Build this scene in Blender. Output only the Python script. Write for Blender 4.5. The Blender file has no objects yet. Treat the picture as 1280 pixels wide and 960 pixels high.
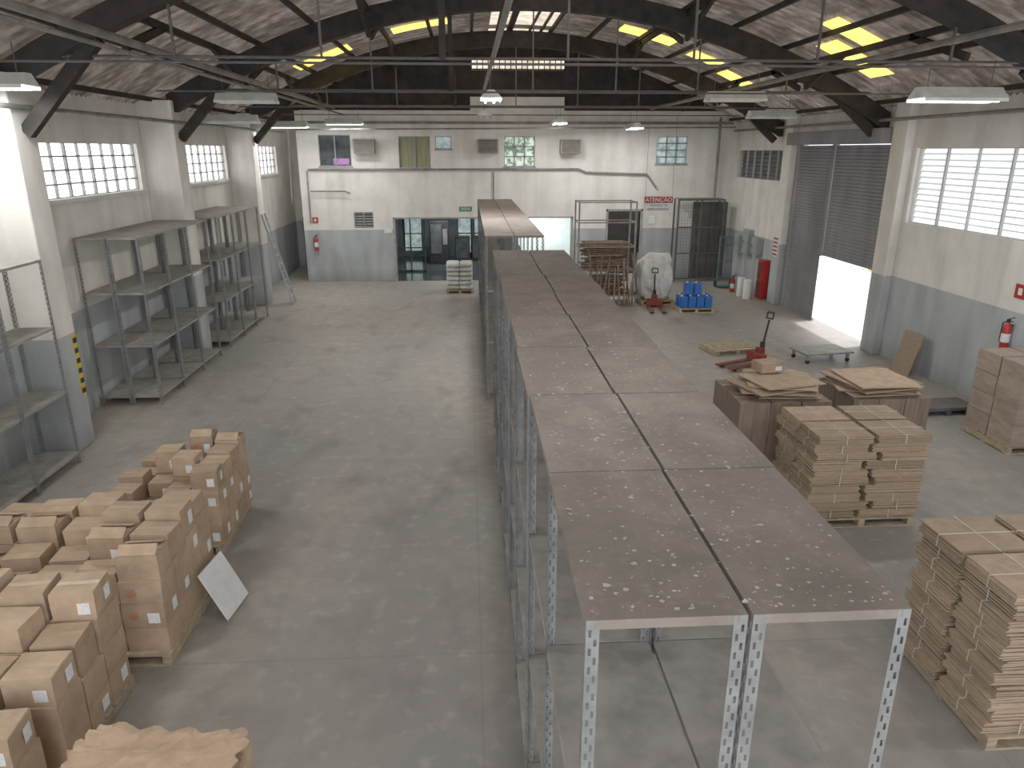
import bpy, math, random, bmesh
from mathutils import Vector, Matrix, noise
random.seed(7)
R=random.random
def U(a,b): return a+(b-a)*R()
COL=bpy.context.scene.collection
def lin(c):
    return tuple(((x/255)/12.92 if x/255<=.04045 else ((x/255+.055)/1.055)**2.4) for x in c)+(1,)

# ---------------------------------------------------------------- materials
def mat(name,c1,c2=None,rough=.8,scale=4,metal=0,bump=0,bscale=60,rand=0,emit=None,estr=0,lo=.35,hi=.65,extra=None,stretch=(1,1,1),spec=.3,transl=0):
    m=bpy.data.materials.new(name); m.use_nodes=True
    nt=m.node_tree; N=nt.nodes; L=nt.links
    b=N['Principled BSDF']
    b.inputs['Roughness'].default_value=rough; b.inputs['Metallic'].default_value=metal
    b.inputs['Specular IOR Level'].default_value=spec
    c2=c2 or tuple(max(0,x*.82) for x in c1)
    geo=N.new('ShaderNodeNewGeometry')
    mp=N.new('ShaderNodeMapping'); mp.inputs['Scale'].default_value=stretch
    L.new(geo.outputs['Position'],mp.inputs['Vector'])
    no=N.new('ShaderNodeTexNoise'); no.inputs['Scale'].default_value=scale; no.inputs['Detail'].default_value=7; no.inputs['Roughness'].default_value=.62
    L.new(mp.outputs[0],no.inputs['Vector'])
    r=N.new('ShaderNodeValToRGB'); r.color_ramp.elements[0].position=lo; r.color_ramp.elements[1].position=hi
    r.color_ramp.elements[0].color=lin(c2); r.color_ramp.elements[1].color=lin(c1)
    L.new(no.outputs['Fac'],r.inputs['Fac'])
    out=r.outputs['Color']
    if extra: out=extra(nt,geo,out)
    if rand:
        oi=N.new('ShaderNodeObjectInfo'); mr=N.new('ShaderNodeMapRange')
        mr.inputs['To Min'].default_value=1-rand; mr.inputs['To Max'].default_value=1+rand
        L.new(oi.outputs['Random'],mr.inputs['Value'])
        h=N.new('ShaderNodeHueSaturation'); L.new(mr.outputs[0],h.inputs['Value']); L.new(out,h.inputs['Color']); out=h.outputs['Color']
    L.new(out,b.inputs['Base Color'])
    if bump:
        nb=N.new('ShaderNodeTexNoise'); nb.inputs['Scale'].default_value=bscale; nb.inputs['Detail'].default_value=5
        L.new(geo.outputs['Position'],nb.inputs['Vector'])
        bp=N.new('ShaderNodeBump'); bp.inputs['Strength'].default_value=bump; bp.inputs['Distance'].default_value=.02
        L.new(nb.outputs['Fac'],bp.inputs['Height']); L.new(bp.outputs[0],b.inputs['Normal'])
    if estr:
        b.inputs['Emission Strength'].default_value=estr
        if emit: b.inputs['Emission Color'].default_value=lin(emit)
        else: L.new(out,b.inputs['Emission Color'])
    if transl:
        tr=N.new('ShaderNodeBsdfTranslucent'); L.new(out,tr.inputs['Color'])
        mx=N.new('ShaderNodeMixShader'); mx.inputs[0].default_value=transl
        L.new(b.outputs[0],mx.inputs[1]); L.new(tr.outputs[0],mx.inputs[2]); L.new(mx.outputs[0],N['Material Output'].inputs['Surface'])
    return m
def ramp(nt,src,stops,interp='LINEAR'):
    r=nt.nodes.new('ShaderNodeValToRGB'); r.color_ramp.interpolation=interp
    e=r.color_ramp.elements
    while len(e)<len(stops): e.new(.5)
    for i,(p,c) in enumerate(stops): e[i].position=p; e[i].color=c
    nt.links.new(src,r.inputs['Fac']); return r.outputs['Color']
def mixc(nt,fac,a,b,mode='MIX'):
    m=nt.nodes.new('ShaderNodeMix'); m.data_type='RGBA'; m.blend_type=mode
    for s,v in ((0,fac),(6,a),(7,b)):
        if hasattr(v,'is_output'): nt.links.new(v,m.inputs[s])
        else: m.inputs[s].default_value=v
    return m.outputs[2]
def mth(nt,op,a,b=0,c=0):
    m=nt.nodes.new('ShaderNodeMath'); m.operation=op
    for i,v in enumerate((a,b,c)):
        if hasattr(v,'is_output'): nt.links.new(v,m.inputs[i])
        else: m.inputs[i].default_value=v
    return m.outputs[0]
def tnoise(nt,geo,scale,st=(1,1,1),det=6):
    mp=nt.nodes.new('ShaderNodeMapping'); mp.inputs['Scale'].default_value=st
    nt.links.new(geo.outputs['Position'],mp.inputs['Vector'])
    n=nt.nodes.new('ShaderNodeTexNoise'); n.inputs['Scale'].default_value=scale; n.inputs['Detail'].default_value=det
    nt.links.new(mp.outputs[0],n.inputs['Vector']); return n.outputs['Fac']
W1=(1,1,1,1); K0=(0,0,0,1)
def wall_extra(nt,geo,out):
    sep=nt.nodes.new('ShaderNodeSeparateXYZ'); nt.links.new(geo.outputs['Position'],sep.inputs[0])
    f=ramp(nt,mth(nt,'MULTIPLY',sep.outputs['Z'],.1),[(0,K0),(.203,W1)],'CONSTANT')
    n=tnoise(nt,geo,1.6,(1,1,.35))
    green=ramp(nt,n,[(.35,lin((148,154,156))),(.62,lin((166,172,174)))])
    o=mixc(nt,f,green,out)
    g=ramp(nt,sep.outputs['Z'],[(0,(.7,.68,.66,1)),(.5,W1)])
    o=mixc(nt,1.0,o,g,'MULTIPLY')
    s=ramp(nt,tnoise(nt,geo,2.2,(1,1,.12)),[(.38,(.84,.82,.79,1)),(.56,W1)])
    return mixc(nt,.8,o,s,'MULTIPLY')
def floor_extra(nt,geo,out):
    n=tnoise(nt,geo,.3,(1,.4,1),6)
    a=mixc(nt,ramp(nt,n,[(.34,K0),(.66,W1)]),lin((124,121,117)),out)
    n2=tnoise(nt,geo,5,(1,1,1),10)
    a=mixc(nt,ramp(nt,n2,[(.56,K0),(.76,(.45,.45,.45,1))]),a,lin((176,171,164)))
    n3=tnoise(nt,geo,1.3,(1,.6,1),8)
    a=mixc(nt,ramp(nt,n3,[(.28,(.5,.5,.5,1)),(.46,K0)]),a,lin((90,87,84)))
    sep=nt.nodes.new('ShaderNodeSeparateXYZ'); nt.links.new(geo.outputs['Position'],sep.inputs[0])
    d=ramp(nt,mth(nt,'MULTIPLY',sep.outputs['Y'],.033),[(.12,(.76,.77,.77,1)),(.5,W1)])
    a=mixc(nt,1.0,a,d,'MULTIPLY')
    for ax,per in (('X',4.5),('Y',5.0)):
        q=mth(nt,'ABSOLUTE',mth(nt,'SUBTRACT',mth(nt,'FRACT',mth(nt,'MULTIPLY',mth(nt,'ADD',sep.outputs[ax],101.2),1/per)),.5))
        j=ramp(nt,q,[(0,(.35,.35,.35,1)),(.003,K0)])
        a=mixc(nt,j,a,lin((90,90,90)))
    return a
def roof_extra(nt,geo,out):
    sep=nt.nodes.new('ShaderNodeSeparateXYZ'); nt.links.new(geo.outputs['Position'],sep.inputs[0])
    cmb=nt.nodes.new('ShaderNodeCombineXYZ')
    nt.links.new(mth(nt,'FLOOR',mth(nt,'MULTIPLY',sep.outputs['X'],.82)),cmb.inputs[0])
    nt.links.new(mth(nt,'FLOOR',mth(nt,'MULTIPLY',sep.outputs['Y'],.95)),cmb.inputs[1])
    w=nt.nodes.new('ShaderNodeTexWhiteNoise'); nt.links.new(cmb.outputs[0],w.inputs['Vector'])
    v=ramp(nt,w.outputs['Value'],[(0,(.5,.48,.46,1)),(1,(1,1,1,1))])
    a=mixc(nt,1.0,out,v,'MULTIPLY')
    d=ramp(nt,tnoise(nt,geo,3.2,(.5,1.6,1),8),[(.38,(.36,.32,.29,1)),(.64,W1)])
    return mixc(nt,.9,a,d,'MULTIPLY')
def dust_extra(nt,geo,out):
    n=tnoise(nt,geo,22,(1,1,1),8)
    a=mixc(nt,ramp(nt,n,[(.55,K0),(.74,(.4,.4,.4,1))]),out,lin((148,138,127)))
    n=tnoise(nt,geo,2.2,(1,1,1),8)
    return mixc(nt,ramp(nt,n,[(.35,(.5,.5,.5,1)),(.52,K0)]),a,lin((86,79,72)))

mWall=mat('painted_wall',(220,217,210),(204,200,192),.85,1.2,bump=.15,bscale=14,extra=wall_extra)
mWhite=mat('white_plaster',(214,212,206),(192,188,180),.85,1.8,bump=.12,bscale=14)
mDarkWall=mat('dark_wall',(60,54,51),(36,33,31),.9,1.5)  # plain dark mottled tone for the gable and store room walls
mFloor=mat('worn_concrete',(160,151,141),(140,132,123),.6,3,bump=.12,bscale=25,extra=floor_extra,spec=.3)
mGround=mat('outside_concrete',(235,234,228),(215,214,208),.9,2)
mRoof=mat('corrugated_roof',(150,140,130),(110,101,93),.85,3,extra=roof_extra,transl=.16)  # translucency added so sky light seeps through the sheets as soft fill
mTimber=mat('dark_timber',(50,44,41),(30,27,25),.8,3)
mPurlin=mat('purlin_timber',(56,50,46),(35,32,29),.8,4)
mPipe=mat('grey_conduit',(134,130,126),(98,95,92),.5,3,metal=.1)
mRod=mat('dark_rod',(92,89,88),(68,66,65),.5,3,metal=.1)
mRack=mat('rack_steel',(118,120,119),(92,94,94),.6,6)
mShelf=mat('rack_shelf_steel',(148,143,137),(120,116,111),.7,4)
mDust=mat('dusty_shelf_top',(121,111,102),(104,95,87),.9,3,bump=.2,bscale=60,extra=dust_extra)
mFlake=mat('paint_flake',(182,173,162),(140,131,122),.9,30)
mCard=mat('cardboard',(166,140,114),(144,120,97),.85,5,rand=.16,bump=.05,bscale=20)
mCardD=mat('dark_cardboard',(122,104,90),(98,84,73),.85,4,rand=.1,stretch=(6,6,.3))
mCardW=mat('wrapped_cardboard',(150,133,117),(122,108,95),.3,3,rand=.08,stretch=(1,1,4),spec=.6)
mFlat=mat('flat_cardboard',(158,136,114),(134,114,95),.85,6,rand=.16,stretch=(1,1,14))
mTape=mat('packing_tape',(158,134,108),(144,119,94),.3,6)
mLabel=mat('paper_label',(222,222,220),(198,198,198),.7,30)
mStrap=mat('plastic_strap',(196,190,180),(176,170,158),.5,6)
mPaper=mat('kraft_paper',(170,142,115),(147,121,97),.8,6,bump=.3,bscale=12)
mOrange=mat('orange_print',(180,118,86),(166,104,74),.8,8)
mWood=mat('pallet_wood',(164,147,122),(126,110,90),.85,7,rand=.12,stretch=(1,1,4))
mScrap=mat('scrap_wood',(138,114,96),(84,68,58),.85,7,rand=.4)
mRed=mat('red_paint',(172,40,36),(144,32,30),.4,5)
mRedD=mat('dull_red_paint',(104,48,42),(80,36,33),.5,5)
mRedJ=mat('worn_red_paint',(132,46,38),(84,36,32),.5,8)
mBlack=mat('black_rubber',(40,40,41),(28,28,29),.6,5)
mSteel=mat('bare_steel',(150,150,150),(120,120,120),.35,5,metal=.6)
mAlu=mat('aluminium',(188,190,192),(160,162,164),.35,5,metal=.3)
mShut=mat('roller_slats',(128,126,130),(104,102,106),.6,1.2,stretch=(1,1,.3))
mFrame=mat('window_frame_paint',(150,151,151),(122,124,124),.6,5)
mFrameW=mat('pale_window_frame',(182,184,184),(160,162,162),.6,5)
mLouv=mat('daylit_louvre_glass',(240,241,240),(220,222,222),.4,2,estr=.9)  # emission in the slats stands in for daylight coming through them
mGlow=mat('daylit_frosted_glass',(246,246,246),(230,233,235),.4,1.5,estr=3.0)
mGlowL=mat('daylit_gap_glass',(168,173,175),(146,151,154),.4,1.5,estr=.4)
mAmber=mat('amber_skylight',(252,222,108),(240,200,80),.6,3,estr=1.8)
mPale=mat('pale_skylight',(236,222,200),(170,150,128),.6,3.2,estr=1.3)
mTube=mat('lit_tube',(236,248,255),(236,248,255),.4,3,estr=14)
mTubeOff=mat('unlit_tube',(224,228,230),(210,214,216),.4,3)
mLamp=mat('lamp_enamel',(216,216,212),(190,188,182),.5,4)
mGreenDoor=mat('dark_steel_door',(92,89,86),(68,66,65),.6,2)
mPanelG=mat('grey_enclosure',(146,152,152),(124,130,130),.5,4)
mTeal=mat('teal_paint',(74,112,108),(56,90,88),.5,4)
mBlue=mat('blue_plastic',(34,94,172),(26,74,148),.35,4,rand=.1)
mSack=mat('woven_white_sack',(204,204,202),(170,170,168),.8,4,bump=.5,bscale=16)
mSackY=mat('pale_sack',(190,186,166),(160,156,138),.8,5,rand=.12)
mDark=mat('dark_interior',(36,38,42),(26,28,30),.4,2)
mRoomW=mat('office_wall',(104,112,115),(82,90,94),.7,2)
mRoomP=mat('office_pale_wall',(214,220,218),(196,204,202),.7,2)
mTile=mat('glossy_dark_tiles',(74,82,85),(52,60,63),.10,2,spec=.8)
mGreenV=mat('green_view_pane',(206,222,208),(74,106,72),.3,5,estr=.55,lo=.42,hi=.58)
mBlueV=mat('sky_view_pane',(186,204,204),(110,132,134),.3,3,estr=.45)
mDkPane=mat('dark_glass_pane',(80,84,86),(54,58,62),.1,3)
mLouvD=mat('dark_louvre_pane',(104,103,102),(74,73,74),.5,3)
mCurt=mat('olive_curtain',(150,150,118),(112,112,86),.9,9,stretch=(3,1,.1))
mScreen=mat('purple_screen',(176,126,178),(140,96,156),.4,4,estr=.25)
mYel=mat('hazard_yellow',(206,180,56),(180,154,44),.6,5)
mSignG=mat('green_sign',(40,130,84),(34,112,70),.5,5)
mAC=mat('ac_casing',(142,134,122),(118,111,101),.6,5)
mGrille=mat('ac_grille',(84,80,75),(62,59,56),.6,5)
mWBoard=mat('white_foam_board',(216,216,216),(198,198,198),.7,5)
mDolly=mat('grey_dolly_deck',(146,143,138),(116,113,109),.6,4)

# ---------------------------------------------------------------- mesh builder
class M:
    def __init__(s): s.v=[]; s.f=[]; s.mi=[]; s.cur=0
    def add(s,vs,fs):
        o=len(s.v); s.v+= [tuple(x) for x in vs]; s.f+=[tuple(i+o for i in f) for f in fs]; s.mi+=[s.cur]*len(fs)
    def box(s,x0,x1,y0,y1,z0,z1):
        s.add([(x0,y0,z0),(x1,y0,z0),(x1,y1,z0),(x0,y1,z0),(x0,y0,z1),(x1,y0,z1),(x1,y1,z1),(x0,y1,z1)],
              [(0,3,2,1),(4,5,6,7),(0,1,5,4),(1,2,6,5),(2,3,7,6),(3,0,4,7)]); return s
    def obox(s,c,sz,mx):
        vs=[Vector(c)+mx@Vector((a*sz[0]/2,b*sz[1]/2,d*sz[2]/2)) for d in (-1,1) for a,b in ((-1,-1),(1,-1),(1,1),(-1,1))]
        s.add(vs,[(0,3,2,1),(4,5,6,7),(0,1,5,4),(1,2,6,5),(2,3,7,6),(3,0,4,7)]); return s
    def beam(s,p0,p1,w,h):
        p0=Vector(p0);p1=Vector(p1);d=p1-p0
        q=d.to_track_quat('X','Z').to_matrix()
        return s.obox((p0+p1)/2,(d.length,w,h),q)
    def cyl(s,p0,p1,r,n=10,r2=None):
        p0=Vector(p0);p1=Vector(p1);d=(p1-p0); q=d.to_track_quat('Z','Y').to_matrix(); r2=r if r2 is None else r2
        vs=[];
        for p,rr in((p0,r),(p1,r2)):
            for i in range(n):
                a=2*math.pi*i/n; vs.append(p+q@Vector((rr*math.cos(a),rr*math.sin(a),0)))
        s.add(vs,[tuple(range(n))[::-1],tuple(range(n,2*n))]+[(i,(i+1)%n,n+(i+1)%n,n+i) for i in range(n)]); return s
    def lathe(s,prof,n=16,c=(0,0,0)):
        vs=[]
        for r,z in prof:
            for i in range(n):
                a=2*math.pi*i/n; vs.append((c[0]+r*math.cos(a),c[1]+r*math.sin(a),c[2]+z))
        fs=[]
        for k in range(len(prof)-1):
            for i in range(n): fs.append((k*n+i,k*n+(i+1)%n,(k+1)*n+(i+1)%n,(k+1)*n+i))
        fs.append(tuple(range(n))[::-1]); fs.append(tuple(range((len(prof)-1)*n,len(prof)*n)))
        s.add(vs,fs); return s
    def mesh(s,name,m):
        me=bpy.data.meshes.new(name); me.from_pydata(s.v,[],s.f)
        for x in (m if isinstance(m,(list,tuple)) else [m]): me.materials.append(x)
        for p,i in zip(me.polygons,s.mi): p.material_index=i
        me.update(); return me
    def obj(s,name,m,parent=None,loc=(0,0,0),bevel=0,smooth=False,rz=0,seg=2):
        o=bpy.data.objects.new(name,s.mesh(name,m)); COL.objects.link(o); o.location=loc; o.rotation_euler[2]=rz
        if parent: o.parent=parent
        if bevel:
            b=o.modifiers.new('b','BEVEL'); b.width=bevel; b.segments=seg; b.limit_method='ANGLE'
        if smooth:
            for p in o.data.polygons: p.use_smooth=True
        return o
def root(name,label,cat,loc=(0,0,0),rz=0,group=None):
    e=bpy.data.objects.new(name,None); e.empty_display_size=.1; COL.objects.link(e); e.location=loc; e.rotation_euler[2]=rz
    e['label']=label; e['category']=cat
    if group: e['group']=group
    return e
def tag(o,label,cat,group=None):
    o['label']=label;o['category']=cat
    if group:o['group']=group
    return o
def struct(o): o['kind']='structure'; return o
KIDS={}
def src_children(o):
    key=o.name
    if key not in KIDS: KIDS[key]=list(o.children)
    return KIDS[key]
def dup(r,loc,rz=0,label=None):
    n=r.copy(); COL.objects.link(n); n.location=loc; n.rotation_euler[2]=rz
    if label: n['label']=label
    def rec(src,dst):
        for c in src_children(src):
            k=c.copy(); COL.objects.link(k); k.parent=dst; rec(c,k)
    rec(r,n); return n
def text(s,size,m,parent,loc,rot,name='lettering'):
    cu=bpy.data.curves.new('t','FONT'); cu.body=s; cu.size=size; cu.align_x='CENTER'; cu.align_y='CENTER'; cu.extrude=.002
    to=bpy.data.objects.new('t',cu); COL.objects.link(to); bpy.context.view_layer.update()
    me=bpy.data.meshes.new_from_object(to.evaluated_get(bpy.context.evaluated_depsgraph_get()))
    bpy.data.objects.remove(to); me.materials.clear(); me.materials.append(m)
    o=bpy.data.objects.new(name,me); COL.objects.link(o); o.parent=parent; o.location=loc; o.rotation_euler=rot; return o

# ---------------------------------------------------------------- room constants
XL,XR,YB=-7.6,10.5,29.0
XC,HW=(XL+XR)/2,(XR-XL)/2
def rz_(x): return 6.0+2.7*(1-((x-XC)/HW)**2)
def wallgrid(axis,c0,c1,a0,a1,z0,z1,holes):
    m=M(); A=sorted({a0,a1}|{h[0] for h in holes}|{h[1] for h in holes}); Z=sorted({z0,z1}|{h[2] for h in holes}|{h[3] for h in holes})
    for i in range(len(A)-1):
        for j in range(len(Z)-1):
            ca=(A[i]+A[i+1])/2; cz=(Z[j]+Z[j+1])/2
            if any(h[0]<ca<h[1] and h[2]<cz<h[3] for h in holes): continue
            if axis=='X': m.box(c0,c1,A[i],A[i+1],Z[j],Z[j+1])
            else: m.box(A[i],A[i+1],c0,c1,Z[j],Z[j+1])
    return m
BX=-6.2
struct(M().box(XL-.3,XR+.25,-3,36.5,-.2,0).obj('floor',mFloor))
struct(M().box(XR+.25,40,-3,45,-.22,-.02).obj('ground',mGround))
LW=[(6.9,11.7,4.13,5.14),(13.0,17.95,4.13,5.14),(19.1,24.3,4.13,5.14),(25.4,30.6,4.13,5.14)]
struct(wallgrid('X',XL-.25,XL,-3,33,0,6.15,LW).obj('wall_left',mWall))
RW=[(24.5,28.7,4.0,5.0),(12.0,17.1,3.35,5.05),(6.0,11.0,3.35,5.05)]  # last entry is an unseen window, added to bring in more light
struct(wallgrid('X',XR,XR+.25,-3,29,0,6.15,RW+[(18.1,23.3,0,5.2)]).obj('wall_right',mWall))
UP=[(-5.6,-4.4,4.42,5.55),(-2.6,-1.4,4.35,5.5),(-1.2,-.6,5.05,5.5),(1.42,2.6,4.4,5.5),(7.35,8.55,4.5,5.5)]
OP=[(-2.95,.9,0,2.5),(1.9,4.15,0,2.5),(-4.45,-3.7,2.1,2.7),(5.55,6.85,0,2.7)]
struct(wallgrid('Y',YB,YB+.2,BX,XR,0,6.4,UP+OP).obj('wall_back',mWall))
struct(M().box(.15,3.7,YB-.06,YB+.2,6.42,6.9).obj('trim_1',mWhite))
struct(M().box(BX,XR,YB-.05,YB+.2,6.32,6.42).obj('trim_2',mWhite))
struct(M().box(BX-.2,BX,YB,33,0,6.4).obj('wall_corridor',mWall))
struct(M().box(XL,BX,33,33.2,0,6.3).obj('wall_corridor_end',mWall))
g=M(); n=30
GX=sorted({XL+(XR-XL)*i/n for i in range(n+1)}|{.2,3.7}); GZ=(7.85,8.3)
for a,b in zip(GX,GX[1:]):
    y=YB+.25
    if .2<=(a+b)/2<=3.7:
        g.add([(a,y,6),(b,y,6),(b,y,GZ[0]),(a,y,GZ[0])],[(0,1,2,3)]); g.add([(a,y,GZ[1]),(b,y,GZ[1]),(b,y,rz_(b)+.05),(a,y,rz_(a)+.05)],[(0,1,2,3)])
    else: g.add([(a,y,6),(b,y,6),(b,y,rz_(b)+.05),(a,y,rz_(a)+.05)],[(0,1,2,3)])
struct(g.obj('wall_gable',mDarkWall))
m=M(); NX=36; ys=[-3+k*.0885 for k in range(int(36/.0885)+1)]
for yi,y in enumerate(ys):
    for i in range(NX+1):
        x=XL-.25+(XR-XL+.5)*i/NX; m.v.append((x,y,rz_(x)+.03+.03*(1 if yi%2 else -1)))
for yi in range(len(ys)-1):
    for i in range(NX):
        a=yi*(NX+1)+i; m.f.append((a,a+NX+1,a+NX+2,a+1)); m.mi.append(0)
struct(m.obj('ceiling',mRoof,smooth=True))
struct(M().box(-3.4,4.6,36,36.1,0,2.8).obj('wall_office_end',mRoomW))
struct(M().box(-3.5,-3.4,YB+.2,36,0,2.8).obj('wall_office_left',mRoomW))
struct(M().box(4.6,4.7,YB+.2,36,0,2.8).obj('wall_office_right',mRoomP))
struct(M().box(-3.5,4.7,YB+.2,36.1,2.8,2.9).obj('ceiling_office',mRoomP))
struct(M().box(1.35,1.45,YB+.2,36,0.012,2.8).obj('wall_office_middle',mRoomP))
struct(M().box(1.45,4.6,32.0,32.1,0.012,2.8).obj('wall_office_inner',mRoomP))
struct(M().box(-3.4,4.6,YB+.0,36,.0,.012).obj('floor_office',mTile))
struct(M().box(5.2,7.2,30.4,30.5,0,3).obj('wall_store_room',mDarkWall))
k=3
for y0 in (5.6,11.9,18.2,24.5):
    struct(M().box(XL,-6.8,y0,y0+.6,0,6.1).obj('trim_%d'%k,mWall,bevel=.02)); k+=1
for y0 in (17.25,23.5):
    struct(M().box(XR-.22,XR,y0,y0+.6,0,6.1).obj('trim_%d'%k,mWall,bevel=.02)); k+=1
for h in LW:
    struct(M().box(XL,XL+.1,h[0]-.05,h[1]+.05,h[2]-.08,h[2]).obj('trim_%d'%k,mWhite)); k+=1

# ---------------------------------------------------------------- windows
wn=1
def side_window(x,h,cols,rows,sgn,louv,pane):
    global wn
    y0,y1,z0,z1=h; m=M(); t=.03
    for i in range(cols+1):
        y=y0+(y1-y0)*i/cols; tt=t*1.5 if i%2==0 else t*.8
        m.box(x-.03,x+.03,max(y0,y-tt/2),min(y1,y+tt/2),z0,z1)
    for j in range(rows+1):
        z=z0+(z1-z0)*j/rows; m.box(x-.025,x+.025,y0,y1,max(z0,z-t/2),min(z1,z+t/2))
    o=struct(m.obj('window_%d'%wn,mFrameW if louv else mFrame)); wn+=1
    M().box(x-sgn*.12-.01,x-sgn*.12+.01,y0,y1,z0,z1).obj('window_pane',pane,parent=o)
    if louv:
        s=M(); nl=int(round((z1-z0)/.135))
        for j in range(nl):
            z=z0+(j+.5)*(z1-z0)/nl
            s.obox((x-sgn*.07,(y0+y1)/2,z),(.006,y1-y0-.04,.102),Matrix.Rotation(sgn*math.radians(-22),3,'Y'))
        s.obj('louvre_slats',mLouv if pane is mGlowL else mLouvD,parent=o)
for h in LW: side_window(XL-.12,h,10,4,1,False,mGlow)
side_window(XR+.12,RW[0],6,1,-1,True,mDkPane)
for h in RW[1:]: side_window(XR+.12,h,5,1,-1,True,mGlowL)
def front_window(h,pane,cols,rows):
    global wn
    x0,x1,z0,z1=h; m=M(); t=.05
    for i in range(cols+1):
        x=x0+(x1-x0)*i/cols; m.box(max(x0,x-t/2),min(x1,x+t/2),YB+.04,YB+.1,z0,z1)
    for j in range(rows+1):
        z=z0+(z1-z0)*j/rows; m.box(x0,x1,YB+.04,YB+.1,max(z0,z-t/2),min(z1,z+t/2))
    m.box(x0-.05,x1+.05,YB-.04,YB,z0-.06,z0)
    o=struct(m.obj('window_%d'%wn,mFrame)); wn+=1
    M().box(x0,x1,YB+.12,YB+.14,z0,z1).obj('window_pane',pane,parent=o)
    return o
w=front_window(UP[0],mDkPane,2,1); M().box(-5.1,-4.5,YB+.105,YB+.118,4.48,4.7).obj('lit_screen',mScreen,parent=w)
w=front_window(UP[1],mCurt,2,1)
front_window(UP[2],mBlueV,1,1); front_window(UP[3],mGreenV,3,3); front_window(UP[4],mBlueV,3,4)
m=M(); x0,x1,z0,z1=OP[2]
for j in range(6): m.obox(((x0+x1)/2,YB+.08,z0+.05+j*.1),(x1-x0,.1,.012),Matrix.Rotation(.6,3,'X'))
for x in (x0,(x0+x1)/2,x1-.03): m.box(x,x+.03,YB+.0,YB+.12,z0,z1)
o=struct(m.obj('window_%d'%wn,mFrame)); wn+=1
M().box(x0,x1,YB+.14,YB+.16,z0,z1).obj('window_pane',mDark,parent=o)
m=M()
for j in range(17): m.box(.2+j*.21,.24+j*.21,YB+.2,YB+.24,GZ[0],GZ[1])
m.box(.2,3.7,YB+.19,YB+.24,GZ[0],GZ[0]+.05).box(.2,3.7,YB+.19,YB+.24,GZ[1]-.05,GZ[1])
o=struct(m.obj('window_%d'%wn,mPurlin)); wn+=1
M().box(.2,3.7,YB+.27,YB+.29,GZ[0],GZ[1]).obj('window_pane',mPale,parent=o)
for x0,x1,z0,z1 in ((-3.1,-2.3,.3,2.3),(-.5,.1,.2,2.3),(.3,.9,.2,2.3)):
    o=struct(M().box(x0-.05,x0,35.9,35.99,z0,z1).box(x1,x1+.05,35.9,35.99,z0,z1).box(x0-.05,x1+.05,35.9,35.99,z1,z1+.05).box(x0,x1,35.92,35.98,1.1,1.15).obj('window_%d'%wn,mDark)); wn+=1
    M().box(x0,x1,35.96,35.985,z0,z1).obj('window_pane',mBlueV,parent=o)

# ---------------------------------------------------------------- doors
def slats(y0,y1,z0,z1,x):
    s=M(); p=.09; n=int((z1-z0)/p); prof=[]
    for i in range(n+1):
        z=z0+(z1-z0)*i/n; prof+=[(x,z)]
        if i<n:
            dz=(z1-z0)/n; prof+=[(x-.022,z+dz*.25),(x-.022,z+dz*.75)]
    vs=[];
    for (a,z) in prof: vs+=[(a,y0,z),(a,y1,z)]
    s.add(vs,[(2*i,2*i+1,2*i+3,2*i+2) for i in range(len(prof)-1)])
    s.box(x-.03,x+.03,y0,y1,z0,z0+.07); return s
YS=21.05
m=M(); m.box(XR-.05,XR+.1,17.98,18.1,0,5.2).box(XR-.05,XR+.1,YS-.06,YS+.06,2.0,5.2).box(XR-.05,XR+.1,23.3,23.42,0,5.2)
d=struct(m.obj('door_1',mShut))
M().box(XR-.42,XR-.005,17.95,23.45,5.15,5.52).obj('shutter_box',mShut,parent=d,bevel=.02)
slats(YS+.07,23.29,0,5.14,XR+.02).obj('shutter_curtain',mShut,parent=d)
slats(18.11,YS-.07,2.02,5.14,XR+.02).obj('shutter_curtain',mShut,parent=d)
m=M(); m.box(8.95,10.35,YB-.06,YB,0,3.05)
d=struct(m.obj('door_2',mGreenDoor,bevel=.01))
for x in (9.02,9.68):
    q=M(); q.box(x,x+.6,YB-.1,YB-.062,.06,2.98)
    for z in (.1,1.0,1.9,2.85): q.box(x+.02,x+.58,YB-.12,YB-.1,z,z+.06)
    q.obj('door_leaf',mGreenDoor,parent=d,bevel=.005)
m=M(); m.box(5.47,5.55,YB-.05,YB+.2,0,2.78).box(6.85,6.93,YB-.05,YB+.2,0,2.78).box(5.47,6.93,YB-.05,YB+.2,2.7,2.78)
struct(m.obj('door_3',mFrame))
m=M()
for a,b in ((-2.95,.9),(1.9,4.15)): m.box(a,a+.08,YB-.03,YB+.22,0,2.5).box(b-.08,b,YB-.03,YB+.22,0,2.5).box(a,b,YB-.03,YB+.22,2.44,2.5)
struct(m.obj('door_4',mFrame))
struct(M().box(-7.3,-6.8,32.93,33,0,2.2).obj('door_5',mDark))

# ---------------------------------------------------------------- office interior things
r=root('vending_machine','dark vending machine standing in the tiled office hall','vending machine',(-1.35,33.6,.012))
M().box(-.45,.45,-.35,.35,0,1.95).obj('cabinet',mBlack,parent=r,bevel=.02)
M().box(-.36,.12,-.38,-.352,.5,1.8).obj('display_window',mDkPane,parent=r,bevel=.005)
M().box(.18,.38,-.37,-.352,.9,1.6).obj('keypad_panel',mSteel,parent=r)
M().box(-.3,.1,-.375,-.352,.15,.38).obj('dispensing_slot',mBlack,parent=r)
r=root('glass_partition','glazed partition with dark frames in the office hall','partition',(0,31.2,.012))
m=M()
for x in (-3.3,-2.5,-1.9): m.box(x,x+.06,0,.06,0,2.75)
m.box(-3.3,-1.84,0,.06,.0,.08).box(-3.3,-1.84,0,.06,1.0,1.05).box(-3.3,1.3,0,.06,2.3,2.38)
m.obj('partition_frame',mGreenDoor,parent=r)
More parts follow.
